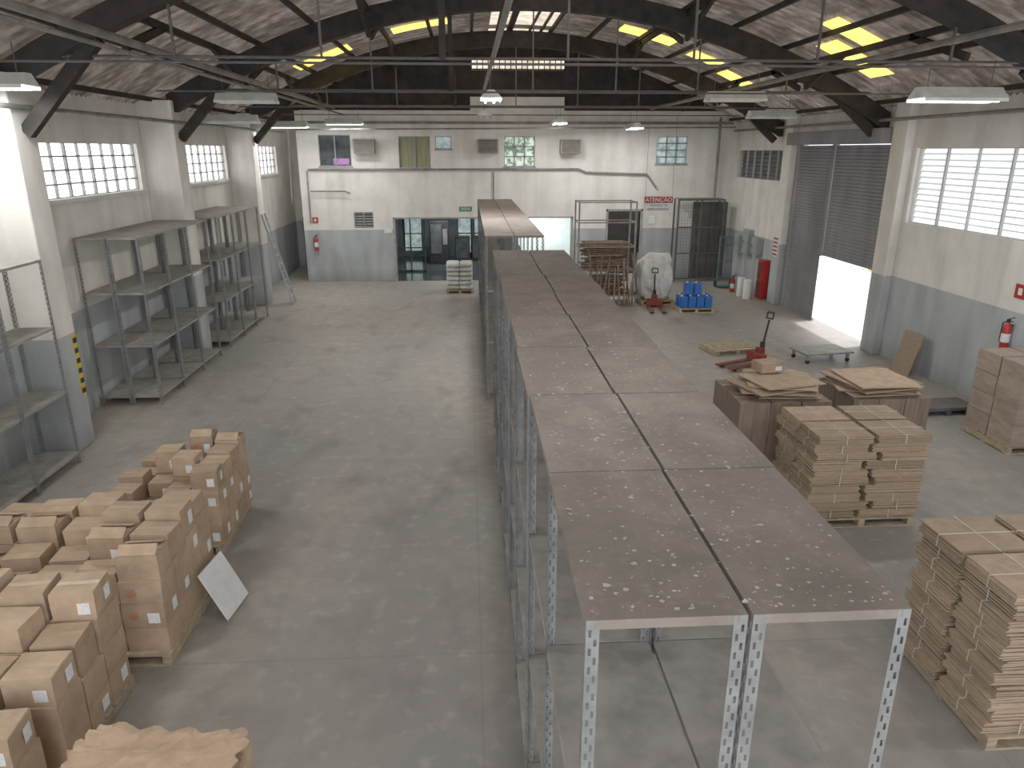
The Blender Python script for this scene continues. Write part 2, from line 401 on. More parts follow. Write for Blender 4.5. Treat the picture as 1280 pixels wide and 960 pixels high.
for xx in (-.3,.5):
    r=root('office_cabinet','dark glass-fronted cabinet in the tiled office hall','cabinet',(xx,34.9,.012),group='office cabinets')
    M().box(-.35,.35,-.25,.25,0,1.1).obj('cabinet_body',mDark,parent=r,bevel=.01)
    M().box(-.3,.3,-.27,-.251,.1,1.02).obj('cabinet_door',mDkPane,parent=r)

# ---------------------------------------------------------------- roof trusses
def truss(y,dep=.42):
    r=root('roof_truss','dark arched timber roof truss with thin steel tie rods','roof truss',(0,y,0),group='arched roof trusses')
    n=32; a0,a1=-6.95,XR-.05
    def arch(off,d,hw,nm):
        m=M()
        for i in range(n):
            xa=a0+(a1-a0)*i/n; xb=a0+(a1-a0)*(i+1)/n
            za,zb=rz_(xa)-off,rz_(xb)-off
            m.add([(xa,-hw,za-d),(xb,-hw,zb-d),(xb,hw,zb-d),(xa,hw,za-d),(xa,-hw,za),(xb,-hw,zb),(xb,hw,zb),(xa,hw,za)],
              [(0,3,2,1),(4,5,6,7),(0,1,5,4),(2,3,7,6)]+([(3,0,4,7)] if i==0 else [])+([(1,2,6,5)] if i==n-1 else []))
        m.obj(nm,mTimber,parent=r)
    arch(.15,dep,.15,'arch_chord')
    zt=6.35
    M().cyl((-6.6,0,zt),(XR-.3,0,zt),.022,8).obj('tie_rod',mRod,parent=r)
    for x in (-4.4,-2.2,-.35,1.6,3.6,5.6,7.8):
        w=.035 if x!=-.35 else .1
        M().box(x-w/2,x+w/2,-w/2,w/2,zt-.02,rz_(x)-.14-dep).obj('hanger',mRod if w<.05 else mTimber,parent=r)
    M().beam((-6.78,0,5.25),(-5.5,0,rz_(-5.5)-.5),.16,.2).obj('knee_brace',mTimber,parent=r)
    M().beam((XR-.25,0,5.3),(9.1,0,rz_(9.1)-.5),.16,.2).obj('knee_brace',mTimber,parent=r)
    return r
for y,dp in ((5.9,.42),(12.2,.36),(18.5,.46),(24.8,.46)): truss(y,dp)
for i in range(15):
    x=XL+.35+i*(XR-XL-.7)/14
    ob=M().box(x-.045,x+.045,-3,YB,rz_(x)-.14,rz_(x)-.042).obj('roof_purlin',mPurlin)
    tag(ob,'long dark timber purlin under the corrugated roof','roof beam','roof purlins')
for x in (-5.2,-2.2,5.2,8.2):
    for ya,yb in ((12.2,18.5),(18.5,24.8),(24.8,28.9)):
        o=M(); z1=rz_(x)-.22; z0=rz_(x)-.75
        ye=yb-.17
        o.beam((x,ya+.19,z0),(x,ya+1.9,z1),.09,.12).beam((x,ye,z0),(x,ye-1.75,z1),.09,.12).beam((x,ya+.19,z1),(x,ye,z1),.09,.12)
        tag(o.obj('roof_brace',mTimber),'dark timber bracing frame between two roof trusses','roof beam','roof braces')
def sky(x0,x1,y0,y1,mm,lab,dz=.02):
    m=M(); n=6; vs=[]
    for i in range(n+1):
        x=x0+(x1-x0)*i/n
        for y in (y0,y1): vs.append((x,y,rz_(x)-dz))
    m.add(vs,[(2*i,2*i+1,2*i+3,2*i+2) for i in range(n)])
    tag(m.obj('roof_skylight',mm),lab,'skylight','roof skylights')
for a in ((-5.0,-3.4,23.0,24.1),(-2.1,-.5,22.6,23.6),(4.5,6.1,22.2,23.3),(6.7,7.6,22.6,23.6),(7.9,8.8,23.2,24.2),(8.0,9.4,16.6,17.6),(7.4,8.4,15.4,16.2)):
    sky(*a,mAmber,'amber translucent corrugated skylight sheet in the roof')
for y0 in (6.3,12.6,18.9,25.2):  # glowing ridge strip, continued out of view as added fill light
    sky(.75,2.7,y0,y0+(5.5 if y0<25 else 3.4),mPale,'pale glowing strip along the roof ridge, extended to add fill light')
for x in (1.0,1.35,2.05,2.4):
    tag(M().box(x-.03,x+.03,12.4,28.8,rz_(x)-.13,rz_(x)-.05).obj('ridge_slat',mPurlin),'thin timber slat below the bright roof ridge strip','roof beam','ridge slats')

# ---------------------------------------------------------------- conduits
def pipe(pts,r,lab,mm=mPipe,nm='conduit_pipe'):
    m=M()
    for a,b in zip(pts,pts[1:]): m.cyl(a,b,r,8)
    return tag(m.obj(nm,mm,smooth=False),lab,'pipe')
pipe([(BX+.15,YB-.08,4.3),(4.3,YB-.08,4.3),(4.6,YB-.08,4.18),(7.0,YB-.08,4.1),(7.4,YB-.08,3.6)],.04,'grey conduit running along the office facade below the windows')
pipe([(BX+.2,YB-.17,3.5),(-4.7,YB-.17,3.5),(-4.5,YB-.17,3.42)],.03,'short thin conduit on the white facade')
pipe([(BX+.1,YB-.06,4.25),(BX+.1,YB-.06,2.3)],.03,'thin vertical conduit at the facade corner')
pipe([(1.0,YB-.06,4.22),(1.0,YB-.06,2.6)],.03,'thin vertical conduit dropping beside the hall opening')
pipe([(9.75,YB-.12,6.2),(9.75,YB-.12,3.1)],.05,'dark vertical drain pipe above the steel door')
pipe([(-4.9,-2,6.5),(-4.9,28.8,6.5)],.06,'long grey overhead conduit hung below the roof')
pipe([(-4.55,-2,6.25),(-4.55,28.8,6.25)],.03,'thin overhead conduit hung below the roof')
pipe([(7.0,-2,6.5),(7.0,28.8,6.5)],.05,'long grey overhead conduit hung below the roof')
pipe([(.55,-2,6.75),(.55,28.8,6.75)],.05,'central overhead conduit carrying the lamps')
pipe([(-6.72,5.2,5.62),(-6.72,28.5,5.62)],.04,'conduit running past the piers above the windows')
pipe([(XR-.3,5,5.7),(XR-.3,28.5,5.7)],.04,'conduit running along the wall above the roller door')
for y in (11.0,16.2,21.8,26.4):
    pipe([(-6.3,y,6.15),(XR-.9,y,6.15)],.018,'thin transverse conduit spanning the hall',mRod)
pipe([(-6.1,27.9,5.95),(9.9,27.9,5.95)],.05,'transverse pipe spanning the hall by the office facade',mPipe)
pipe([(-6.1,27.6,5.7),(9.9,27.6,5.8)],.03,'thin transverse pipe near the office facade',mPipe)

# ---------------------------------------------------------------- lamps
def make_lamp(lit):
    r=root('ceiling_lamp','white enamel fluorescent batten lamp, '+('lit' if lit else 'switched off')+', hung from the roof','ceiling lamp',(0,0,0),group='fluorescent lamps')
    m=M(); m.add([(-.65,-.07,.16),(.65,-.07,.16),(.65,.07,.16),(-.65,.07,.16),(-.65,-.24,0),(.65,-.24,0),(.65,.24,0),(-.65,.24,0)],
      [(0,1,2,3),(0,4,5,1),(2,6,7,3),(1,5,6,2),(3,7,4,0)])
    m.box(-.655,.655,-.243,-.236,-.05,0).box(-.655,.655,.236,.243,-.05,0)
    m.obj('reflector',mLamp,parent=r)
    for y in (-.1,.1):
        M().cyl((-.6,y,-.03),(.6,y,-.03),.024,8).obj('lamp_tube',mTube if lit else mTubeOff,parent=r)
    for x in (-.5,.5):
        M().cyl((x,0,.16),(x,0,.55),.008,6).obj('hanging_rod',mRod,parent=r)
    return r
LL=make_lamp(True); LO=make_lamp(False)
lights=[(-6.65,11.1,5.85,0,1,80),(.55,17.6,6.1,1,1,210),(5.9,26.8,5.75,1,1,65),(-5.9,25.6,5.75,0,1,65),(-4.3,27.2,5.9,0,1,45),(3.2,26.6,5.9,1,1,65),
 (.55,5.0,6.1,1,1,40),(-5.0,4.6,5.95,0,1,95),(7.2,4.6,5.95,0,1,75),(7.5,11.4,5.75,0,1,75),  # lamps nearest the camera are out of view, added as fill light
 (-4.9,17.6,6.05,0,0,0),(-6.0,20.0,5.7,0,0,0),(6.1,17.2,6.1,0,0,0),(8.6,21.2,5.9,0,0,0),(.55,24.0,6.0,1,0,0)]
used={0:False,1:False}
for x,y,z,rot,lit,en in lights:
    src=LL if lit else LO
    if not used[lit]: used[lit]=True; o=src; o.location=(x,y,z); o.rotation_euler[2]=rot*math.pi/2; src_children(o)
    else: o=dup(src,(x,y,z),rot*math.pi/2)
    if lit:
        ld=bpy.data.lights.new('tube_light','AREA'); ld.shape='RECTANGLE'; ld.size=1.2; ld.size_y=.4; ld.energy=en; ld.color=(1,.98,.95)
        lo=bpy.data.objects.new('tube_light',ld); COL.objects.link(lo); lo.location=(x,y,z-.06); lo.rotation_euler[2]=rot*math.pi/2
for x,y,e in ((-1,32.5,60),(2.9,30.8,110)):
    ld=bpy.data.lights.new('office_light','AREA'); ld.size=1.2; ld.energy=e; ld.color=(.98,1,1)
    lo=bpy.data.objects.new('office_light',ld); COL.objects.link(lo); lo.location=(x,y,2.75)

# ---------------------------------------------------------------- racks
RH=3.4
def post_mesh():
    m=M(); W=.05; cell=.04
    xa=[0,.010,.021,.029,.040,W]; n=int(RH/cell)
    for ax in (0,1):
        def q(a0,a1,z0,z1):
            vs=[(a0,0,z0),(a1,0,z0),(a1,0,z1),(a0,0,z1)] if ax==0 else [(0,a0,z0),(0,a1,z0),(0,a1,z1),(0,a0,z1)]
            m.add(vs,[(0,1,2,3)])
        for k in range(n):
            z=k*cell; q(0,W,z,z+.009)
            s=(xa[1],xa[2]) if k%2 else (xa[3],xa[4])
            q(0,s[0],z+.009,z+cell); q(s[1],W,z+.009,z+cell)
    return m.mesh('rack_post',mRack)
PM=post_mesh(); BL=1.25
def shelf_mesh(w,l,mm):
    m=M(); m.box(0,w,0,l,-.004,0)
    for b in ((0,w,0,.003),(0,w,l-.003,l),(0,.003,0,l),(w-.003,w,0,l)): m.box(b[0],b[1],b[2],b[3],-.04,-.004)
    return m.mesh('rack_shelf',mm)
def make_rack(w,l,label,group,topm):
    r=root('metal_shelving_rack',label,'shelving rack',(0,0,0),group=group)
    g=.004
    for (x,y,a) in ((g,g,0),(w-g,g,90),(w-g,l-g,180),(g,l-g,270)):
        o=bpy.data.objects.new('rack_post',PM); COL.objects.link(o); o.parent=r; o.location=(x,y,0); o.rotation_euler[2]=math.radians(a)
    sm=shelf_mesh(w-2*g-.006,l-2*g-.006,mShelf); st=shelf_mesh(w-2*g+.001,l-2*g-.002,topm)
    for z in (.2,1.27,2.33): 
        o=bpy.data.objects.new('rack_shelf',sm); COL.objects.link(o); o.parent=r; o.location=(g+.003,g+.003,z)
    o=bpy.data.objects.new('top_shelf',st); COL.objects.link(o); o.parent=r; o.location=(g-.0005,g+.001,RH); o['label']='dusty top shelf sheet'
    return r
near=make_rack(.6,BL,'tall slotted-angle steel rack with dusty brown top, empty shelves','central row of shelving racks',mDust)
near.location=(.39,2.16,0); src_children(near)
JX=[0,.006,-.008,.01,-.004,.012,-.006,.004]
for i in range(8):
    for j in range(2):
        if i==0 and j==0: continue
        dup(near,(.39+j*.612+JX[i],2.16+i*(BL+.003),0))
far=make_rack(.58,BL,'slotted-angle steel rack with dusty top beyond the aisle gap','far central row of shelving racks',mDust)
far.location=(.32,14.3,0); src_children(far)
for i in range(9):
    for j in range(2):
        if i==0 and j==0: continue
        dup(far,(.32+j*.59,14.3+i*BL,0))
lf=make_rack(.6,BL,'empty grey slotted-angle rack standing by the window wall','wall-side shelving racks',mShelf)
lf.location=(-7.56,14.4,0); src_children(lf)
for y0,n in ((14.4,3),(18.95,3)):
    for i in range(n):
        for j in range(2):
            if y0==14.4 and i==0 and j==0: continue
            dup(lf,(-7.56+j*.61,y0+i*BL,0))
for i in range(4): dup(lf,(-7.18,6.55+i*BL,0),label='empty grey slotted-angle rack beside the first wall pier')
m=M()
for i in range(1300):
    x=U(.42,1.57); y=2.2+(R()**1.4)*9.8; s=U(.003,.013)*(1 if R()<.88 else 1.6)
    if R()<.5: x=random.gauss(.95,.28)
    if not .42<x<1.57: continue
    a=U(0,6.28); pts=[]
    for k in range(5):
        an=a+k*1.2566; rr=s*U(.5,1.1); pts.append((x+rr*math.cos(an),y+rr*math.sin(an)*.8,RH+.002+U(0,.5)*s))
    m.add(pts,[(0,1,2,3,4)])
o=m.obj('paint_flakes',mFlake); o['kind']='stuff'; tag(o,'scattered white paint flakes and debris on the rack tops','debris')

# ---------------------------------------------------------------- pallets
def pallet(x,y,w,d,rz,label,mm=mWood):
    r=root('wooden_pallet',label,'pallet',(x,y,0),rz,group='wooden pallets')
    m=M(); n=max(5,int(d/.15)); bw=d/n*.72
    for i in range(n):
        yy=-d/2+(d-bw)*i/(n-1); m.box(-w/2,w/2,yy,yy+bw,.118,.14)
    m.obj('top_deck',mm,parent=r)
    for xx in (-w/2,-.045,w/2-.09):
        M().box(xx,xx+.09,-d/2,d/2,.022,.118).obj('stringer',mm,parent=r)
    m=M()
    for yy in (-d/2,-.05,d/2-.1): m.box(-w/2,w/2,yy,yy+.1,0,.022)
    m.obj('bottom_deck',mm,parent=r)
    return r
# ---------------------------------------------------------------- cartons
CT={}
def make_carton(w,d,h,mm,emb,lab,plain,opn):
    r=root('cardboard_box','closed brown cardboard box','box',(0,0,0))
    m=M()
    j=lambda:U(-.005,.005)
    b=[(-w/2,-d/2),(w/2,-d/2),(w/2,d/2),(-w/2,d/2)]
    bot=[(x,y,0) for x,y in b]; mid=[(x*1.006+j(),y*1.006+j(),h*.5) for x,y in b]; top=[(x+j(),y+j(),h-.006+j()*.3) for x,y in b]
    m.add(bot+mid+top,[(0,3,2,1),(8,9,10,11)]+[(i,(i+1)%4,4+(i+1)%4,4+i) for i in range(4)]+[(4+i,4+(i+1)%4,8+(i+1)%4,8+i) for i in range(4)])
    if not plain and not opn:
        m.box(-w/2+.003,w/2-.003,-d/2+.003,-.003,h-.007,h); m.box(-w/2+.003,w/2-.003,.003,d/2-.003,h-.007,h)
    o=m.obj('box_body',mm,parent=r)
    if not plain:
        if opn:
            q=M()
            q.add([(-w*.48,-d/2,h),(w*.48,-d/2,h),(w*.46,-d/2+d*.36,h+.07),(-w*.46,-d/2+d*.36,h+.07)],[(0,1,2,3)])
            q.obj('box_flap',mm,parent=r)
            q=M(); q.add([(-w*.48,d/2,h),(w*.48,d/2,h),(w*.46,d/2-d*.38,h+.04),(-w*.46,d/2-d*.38,h+.04)],[(0,1,2,3)]); q.obj('box_flap',mm,parent=r)
        else:
            M().box(-w/2+.004,w/2-.004,-.028,.028,h,h+.0015).obj('packing_tape',mTape,parent=r)
    if lab:
        M().box(w/2*1.006+.005,w/2*1.006+.0065,d*.04,d*.34,h*.25,h*.72).obj('paper_label',mLabel,parent=r)
        M().box(w*.10,w*.38,-d/2*1.006-.0075,-d/2*1.006-.006,h*.2,h*.62).obj('paper_label',mLabel,parent=r)
    if emb:
        e=M(); y1=-d/2*1.006-.006
        for k in range(8):
            a=k*math.pi/4; c=(-w*.22+.04*math.cos(a),h*.5+.04*math.sin(a))
            e.box(c[0]-.01,c[0]+.01,y1-.0015,y1,c[1]-.01,c[1]+.01)
        e.box(-w*.22-.022,-w*.22+.022,y1-.0015,y1,h*.5-.022,h*.5+.022)
        e.obj('printed_emblem',mOrange,parent=r)
    src_children(r); return r
def carton(x,y,z,w,d,h,rz,mm=mCard,label='closed brown cardboard box with tape and white labels',group='stacked cardboard boxes',emb=False,lab=True,plain=False,opn=False):
    v=random.randint(0,1)
    key=(round(w,2),round(d,2),round(h,2),mm.name,emb,lab,plain,opn,v)
    if key not in CT:
        CT[key]=make_carton(w,d,h,mm,emb,lab,plain,opn); r=CT[key]; r.location=(x,y,z); r.rotation_euler[2]=rz
    else: r=dup(CT[key],(x,y,z),rz)
    r['label']=label; r['group']=group; return r
def cstack(x0,y0,cols,rows,w,d,h,H,z0=.142,mm=mCard,group='stacked cardboard boxes',label='closed brown cardboard box with tape and white labels',jit=.012,messy=True,fancy=True,gap=.016):
    for j in range(rows):
        for i in range(cols):
            n=H[j][i]; z=z0
            for k in range(n):
                top=(k==n-1)
                side=(i==cols-1) or (j==0) or k>=(H[j-1][i] if j else 0) or (i<cols-1 and k>=H[j][i+1])
                hh=h; s=1; sd=1; a=U(-.01,.01)
                if messy:
                    hh=h*random.choice((.88,1,1,1.1))
                    if top: a=U(-.1,.1); s=random.choice((.95,.9)); sd=random.choice((.95,.9)); hh=h*random.choice((.75,.9,1,1.15))
                carton(x0+(i+.5)*(w+gap)+U(-jit,jit)*.4, y0+(j+.5)*(d+gap)+U(-jit,jit)*.4, z, w*s, d*sd, hh, a,mm,label,group,
                       emb=fancy and side and R()<.14,lab=fancy and side and R()<.45,plain=not (top or side),opn=messy and top and R()<.22)
                z+=hh+.002
pallet(-3.98,9.05,1.45,1.35,.02,'light wooden pallet under the far pile of boxes')
cstack(-4.6,8.42,4,4,.33,.31,.255,[[3,2,3,4],[3,3,4,4],[3,4,3,4],[3,3,4,4]])
pallet(-3.75,7.02,1.35,1.45,-.02,'light wooden pallet under boxes, deck edge exposed')
pallet(-5.05,7.02,1.1,1.45,0,'wooden pallet mostly hidden below boxes')
cstack(-4.39,6.34,3,4,.415,.335,.28,[[3,3,4],[3,4,4],[4,4,4],[4,4,4]])
cstack(-5.29,6.34,2,4,.415,.335,.28,[[3,3],[3,3],[4,4],[4,4]])
pallet(-3.98,5.42,1.3,1.2,.03,'wooden pallet under the nearer pile of boxes')
pallet(-5.4,5.42,1.3,1.2,0,'wooden pallet mostly hidden below boxes')
cstack(-4.6,4.86,3,3,.405,.36,.30,[[3,3,3],[3,4,3],[4,4,4]])
cstack(-5.95,4.86,3,3,.405,.36,.30,[[3,3,3],[3,4,3],[4,4,4]])
pallet(-3.95,4.1,1.2,1.1,0,'wooden pallet below low boxes')
cstack(-4.52,3.56,3,3,.37,.345,.27,[[2,1,1],[2,2,2],[3,3,3]])
pallet(-2.2,3.65,1.3,1.15,.05,'wooden pallet carrying a kraft paper covered load')
cstack(-2.82,3.11,2,2,.6,.52,.42,[[2,2],[2,2]],label='brown cardboard box under crumpled kraft paper',messy=False)
for s in range(4):
    m=M(); n=22; w=U(1.0,1.3); d=U(.85,1.0); ox,oy=U(-.06,.06),U(-.05,.05); rot=U(-.25,.25)
    for j in range(n+1):
        for i in range(n+1):
            a=(i/n-.5)*w; b=(j/n-.5)*d
            e=1+.06*math.sin(i*1.3+s)+.05*math.sin(j*1.7+s*2)
            x=a*e*math.cos(rot)-b*e*math.sin(rot); y=a*e*math.sin(rot)+b*e*math.cos(rot)
            z=.045*abs(noise.noise(Vector((x*3+s*7,y*3,s))))+.025*abs(noise.noise(Vector((x*11,y*11,s*3))))
            m.v.append((x+ox,y+oy,z))
    for j in range(n):
        for i in range(n):
            a=j*(n+1)+i; m.f.append((a,a+1,a+n+2,a+n+1)); m.mi.append(0)
    o=m.obj('kraft_paper_sheet',mPaper,loc=(-2.2,3.7,.99+s*.04)); tag(o,'crumpled brown kraft paper sheet draped over boxes','paper','kraft paper sheets')
o=M().box(-.012,.012,-.26,.26,0,.62).obj('white_board',mWBoard,bevel=.004); o.location=(-2.72,7.25,.012); o.rotation_euler=(0,math.radians(-26),math.radians(-8))
tag(o,'white foam board leaning against the boxes on a pallet','board')

# ---------------------------------------------------------------- flattened carton bundles
BD={}
def make_bundle(w,d,h):
    r=root('flat_carton_bundle','strapped bundle of flattened brown cartons','cardboard bundle',(0,0,0))
    m=M(); n=7; t=h/n
    for k in range(n):
        ox,oy=U(-.014,.014),U(-.014,.014); c=U(0,.02)
        m.box(-w/2+ox+c,w/2+ox,-d/2+oy+c,d/2+oy,k*t,k*t+t*U(.68,.88))
    m.obj('carton_sheets',mFlat,parent=r)
    s=M(); y=0
    s.box(-w/2-.018,w/2+.018,y-.005,y+.005,h-.002,h+.001); s.box(-w/2-.018,-w/2-.016,y-.005,y+.005,0,h); s.box(w/2+.016,w/2+.018,y-.005,y+.005,0,h)
    s.box(-.005,.005,-d/2-.018,d/2+.018,h-.002,h+.001); s.box(-.005,.005,-d/2-.018,-d/2-.016,0,h)
    s.obj('strap',mStrap,parent=r); src_children(r); return r
def bundle(x,y,z,w,d,h,rz,v,group):
    key=(w,d,h,v)
    if key not in BD: BD[key]=make_bundle(w,d,h); r=BD[key]; r.location=(x,y,z); r.rotation_euler[2]=rz
    else: r=dup(BD[key],(x,y,z),rz)
    r['group']=group
def bstack(x0,x1,y0,y1,layers,h,group,jit=.03):
    W=x1-x0; D=y1-y0; g=.07
    for k in range(layers):
        fx=.5 if k==layers-1 else (.46,.55,.5)[k%3]; fy=.5
        sh=(.022 if k%2 else -.022)
        for (a0,a1) in ((0,fx),(fx,1)):
            for (b0,b1) in ((0,fy),(fy,1)):
                w=(a1-a0)*W-g; d=(b1-b0)*D-g
                bundle(x0+(a0+a1)/2*W+U(-1,1)*jit*.35+sh,y0+(b0+b1)/2*D+U(-1,1)*jit*.3,.142+k*(h+.003),round(w,3),round(d,3),h,U(-.012,.012)+(math.pi if R()<.5 else 0),random.randint(0,2),group)
pallet(5.18,5.42,1.5,1.35,.0,'wooden pallet under a tall stack of flattened cartons')
bstack(4.38,5.95,4.74,6.12,11,.126,'tall stack of flattened cartons')
pallet(5.38,9.22,1.5,1.2,.0,'wooden pallet under a stack of flattened cartons')
bstack(4.56,6.2,8.6,9.88,10,.12,'stack of flattened cartons',.035)
pallet(4.9,10.9,1.45,1.25,0,'wooden pallet under dark cartons topped with flat cardboard')
cstack(4.16,10.28,3,2,.475,.60,.56,[[2,2,2],[2,2,2]],mm=mCardD,group='dark cartons',label='darker brown cardboard carton in a tight pallet load',jit=.005,messy=False,fancy=False)
pallet(6.85,11.3,1.3,1.25,0,'wooden pallet under dark cartons beside another load')
cstack(6.2,10.68,3,2,.42,.60,.50,[[2,2,2],[2,2,2]],mm=mCardD,group='dark cartons',label='darker brown cardboard carton in a tight pallet load',jit=.005,messy=False,fancy=False)
def flatsheet(x,y,z,w,d,rz,t=.014):
    o=M().box(-w/2,w/2,-d/2,d/2,0,t).box(-w/2+.01,w/2-.02,-d/2+.015,d/2,t,t+.004).obj('cardboard_sheet',mFlat); o.location=(x,y,z); o.rotation_euler=(U(-.008,.008),U(-.008,.008),rz)
    tag(o,'loose flattened cardboard sheet lying on a carton load','cardboard sheet','loose cardboard sheets')
for i in range(6): flatsheet(4.9+U(-.1,.15),10.9+U(-.1,.1),1.28+i*.034,U(.9,1.3),U(.8,1.1),U(-.3,.3))
for i in range(6): flatsheet(6.85+U(-.1,.1),11.3+U(-.1,.1),1.16+i*.034,U(.9,1.25),U(.8,1.1),U(-.3,.3))
carton(4.95,11.25,1.50,.42,.3,.16,.2,group='loose boxes',label='small flat cardboard box on top of a carton load')
pallet(9.78,11.5,1.2,1.2,0,'wooden pallet under a wrapped box load by the wall')
cstack(9.2,10.9,2,2,.565,.57,.36,[[4,4],[4,4]],mm=mCardW,group='wrapped boxes by the wall',label='dull brown film-wrapped carton in a load by the wall',jit=.012,fancy=False,messy=False,gap=.03)

# ---------------------------------------------------------------- pallet jack
def pallet_jack(x,y,rz,lab):
    r=root('pallet_jack',lab,'pallet jack',(x,y,0),rz,group='pallet jacks')
    for yy in (-.2,.2):
        M().box(.1,1.15,yy-.08,yy+.08,.06,.10).obj('fork',mRedD,parent=r,bevel=.01)
        M().cyl((1.0,yy-.05,.045),(1.0,yy+.05,.045),.04,12).obj('load_roller',mBlack,parent=r)
    m=M(); m.box(.02,.14,-.27,.27,.08,.3).box(-.08,.05,-.1,.1,.18,.42); m.obj('lift_frame',mRedJ,parent=r,bevel=.015)
    M().cyl((-.08,0,.2),(-.08,0,.55),.06,14).obj('pump',mBlack,parent=r)
    for yy in (-.06,.06): M().cyl((-.1,yy-.025,.09),(-.1,yy+.025,.09),.09,16).obj('steer_wheel',mBlack,parent=r)
    m=M(); m.cyl((-.1,0,.5),(-.22,0,1.08),.026,8)
    a,b=(-.22,-.1,1.12),(-.22,.1,1.12); c,d=(-.26,.09,1.26),(-.26,-.09,1.26)
    for p,q in ((a,b),(b,c),(c,d),(d,a)): m.cyl(p,q,.02,8)
    m.obj('handle',mBlack,parent=r)
    return r
pallet_jack(7.05,16.6,math.radians(205),'red hand pallet jack with black handle by an empty pallet')
pallet(6.75,17.85,1.25,.9,.2,'empty light wooden pallet on the floor by the pallet jack')
r=root('platform_dolly','low grey steel platform dolly on short wheeled legs','dolly',(8.75,16.9,0),.15)
M().box(-.65,.65,-.4,.4,.22,.27).obj('platform',mDolly,parent=r,bevel=.01)
for x in (-.55,.55):
    for y in (-.3,.3):
        M().box(x-.03,x+.03,y-.03,y+.03,.09,.22).obj('leg',mDolly,parent=r)
        M().cyl((x,y-.02,.055),(x,y+.02,.055),.055,14).obj('caster_wheel',mBlack,parent=r)
o=M().box(-.012,.012,-.35,.35,0,1.0).obj('wooden_board',mFlat,bevel=.003); o.location=(10.02,15.6,0.01); o.rotation_euler=(0,math.radians(14),.0)
tag(o,'light brown board leaning against the side wall','board')
r=root('flat_steel_skid','low dark grey flat skid resting near the wall','skid',(9.35,13.1,0),.06)
M().box(-.65,.65,-.3,.3,.1,.17).obj('deck',mGreenDoor,parent=r,bevel=.01)
for x in (-.6,0,.5): M().box(x,x+.1,-.29,.29,0,.1).obj('runner',mGreenDoor,parent=r)

# ---------------------------------------------------------------- extinguishers
def extinguisher(x,y,z,ang,lab):
    r=root('fire_extinguisher',lab,'fire extinguisher',(x,y,z),ang,group='fire extinguishers')
    M().lathe([(.05,0),(.078,.015),(.08,.04),(.08,.42),(.065,.48),(.03,.52),(.025,.54)],18).obj('cylinder',mRed,parent=r,smooth=True)
    M().lathe([(.081,.15),(.0815,.15),(.0815,.32),(.081,.32)],18).obj('paper_label',mLabel,parent=r)
    m=M(); m.box(-.025,.025,-.025,.025,.535,.6).beam((0,0,.6),(.14,0,.66),.02,.015).beam((0,0,.57),(.12,0,.57),.02,.015)
    m.obj('valve_handle',mBlack,parent=r)
    m=M(); pts=[(-.02,-.02,.56),(-.1,-.03,.5),(-.11,-.03,.3),(-.1,-.03,.12)]
    for a,b in zip(pts,pts[1:]): m.cyl(a,b,.012,8)
    m.obj('hose',mBlack,parent=r)
    M().box(-.03,.03,.08,.115,.3,.5).obj('wall_bracket',mSteel,parent=r)
    return r
extinguisher(10.385,13.0,1.3,-math.pi/2,'red fire extinguisher mounted on the green painted wall')
extinguisher(-5.95,YB-.115,1.25,0,'red fire extinguisher mounted on the office facade')
extinguisher(9.7,25.9,.0,0,'red fire extinguisher standing on the floor by the wall')
def sign(name,lab,x0,x1,y,z0,z1,mm,wallside='Y'):
    if wallside=='Y': o=M().box(x0,x1,y-.02,y,z0,z1).obj(name,mm)
    else: o=M().box(y-.02,y,x0,x1,z0,z1).obj(name,mm)
    tag(o,lab,'sign'); return o
s=sign('extinguisher_sign','small red square sign above an extinguisher',-6.05,-5.83,YB-.003,2.3,2.52,mRed)
M().box(-5.98,-5.90,YB-.026,YB-.0235,2.36,2.46).obj('white_pictogram',mLabel,parent=s)
s=sign('extinguisher_sign','red square sign on the side wall above an extinguisher',12.85,13.13,XR-.003,2.3,2.57,mRed,'X')
M().box(XR-.028,XR-.0235,12.94,13.04,2.37,2.5).obj('white_pictogram',mLabel,parent=s)
s=sign('exit_sign','small green exit sign above the hall opening',-.35,.15,YB-.003,2.72,2.9,mSignG)
text('SAÍDA',.13,mLabel,s,(-.1,YB-.027,2.81),(math.pi/2,0,0))
r=root('warning_sign','white hanging warning sign with red header reading ATENÇÃO','sign',(6.35,24.4,3.05))
M().box(-.5,.5,-.01,.01,0,.5).obj('sign_panel',mLabel,parent=r)
M().box(-.48,.48,-.014,-.011,.27,.48).obj('red_header',mRed,parent=r)
text('ATENÇÃO',.19,mLabel,r,(0,-.017,.37),(math.pi/2,0,0))
text('TRÂNSITO DE',.1,mBlack,r,(0,-.015,.19),(math.pi/2,0,0))
text('EMPILHADEIRAS',.1,mBlack,r,(0,-.015,.07),(math.pi/2,0,0))
for x in (-.45,.45): M().cyl((x,0,.5),(x,0,3.0),.006,6).obj('hanging_wire',mRod,parent=r)
for x,z,w_,h_ in ((-3.3,1.9,.3,.2),(7.2,2.2,.25,.3),(8.5,2.4,.3,.2)):
    sign('wall_notice','small white printed notice on the facade',x,x+w_,YB-.003,z,z+h_,mLabel)
for x in (-4.25,.4,3.55):
    r=root('window_air_conditioner','beige box air conditioner set in the office facade','air conditioner',(x,YB-.45,4.88),group='box air conditioners')
    M().box(0,.78,0,.449,0,.52).obj('casing',mAC,parent=r,bevel=.02)
    M().box(.05,.73,-.004,-.001,.04,.48).obj('recess_panel',mGrille,parent=r)
    m=M()
    for k in range(9): m.box(.06,.72,-.014,-.005,.06+k*.045,.075+k*.045)
    m.obj('grille',mAC,parent=r)
r=root('ladder','aluminium ladder leaning against the far pier','ladder',(0,0,0))
for y in (24.55,24.95):
    M().beam((-6.0,y,.02),(-6.76,y,3.0),.03,.07).obj('rail',mAlu,parent=r)
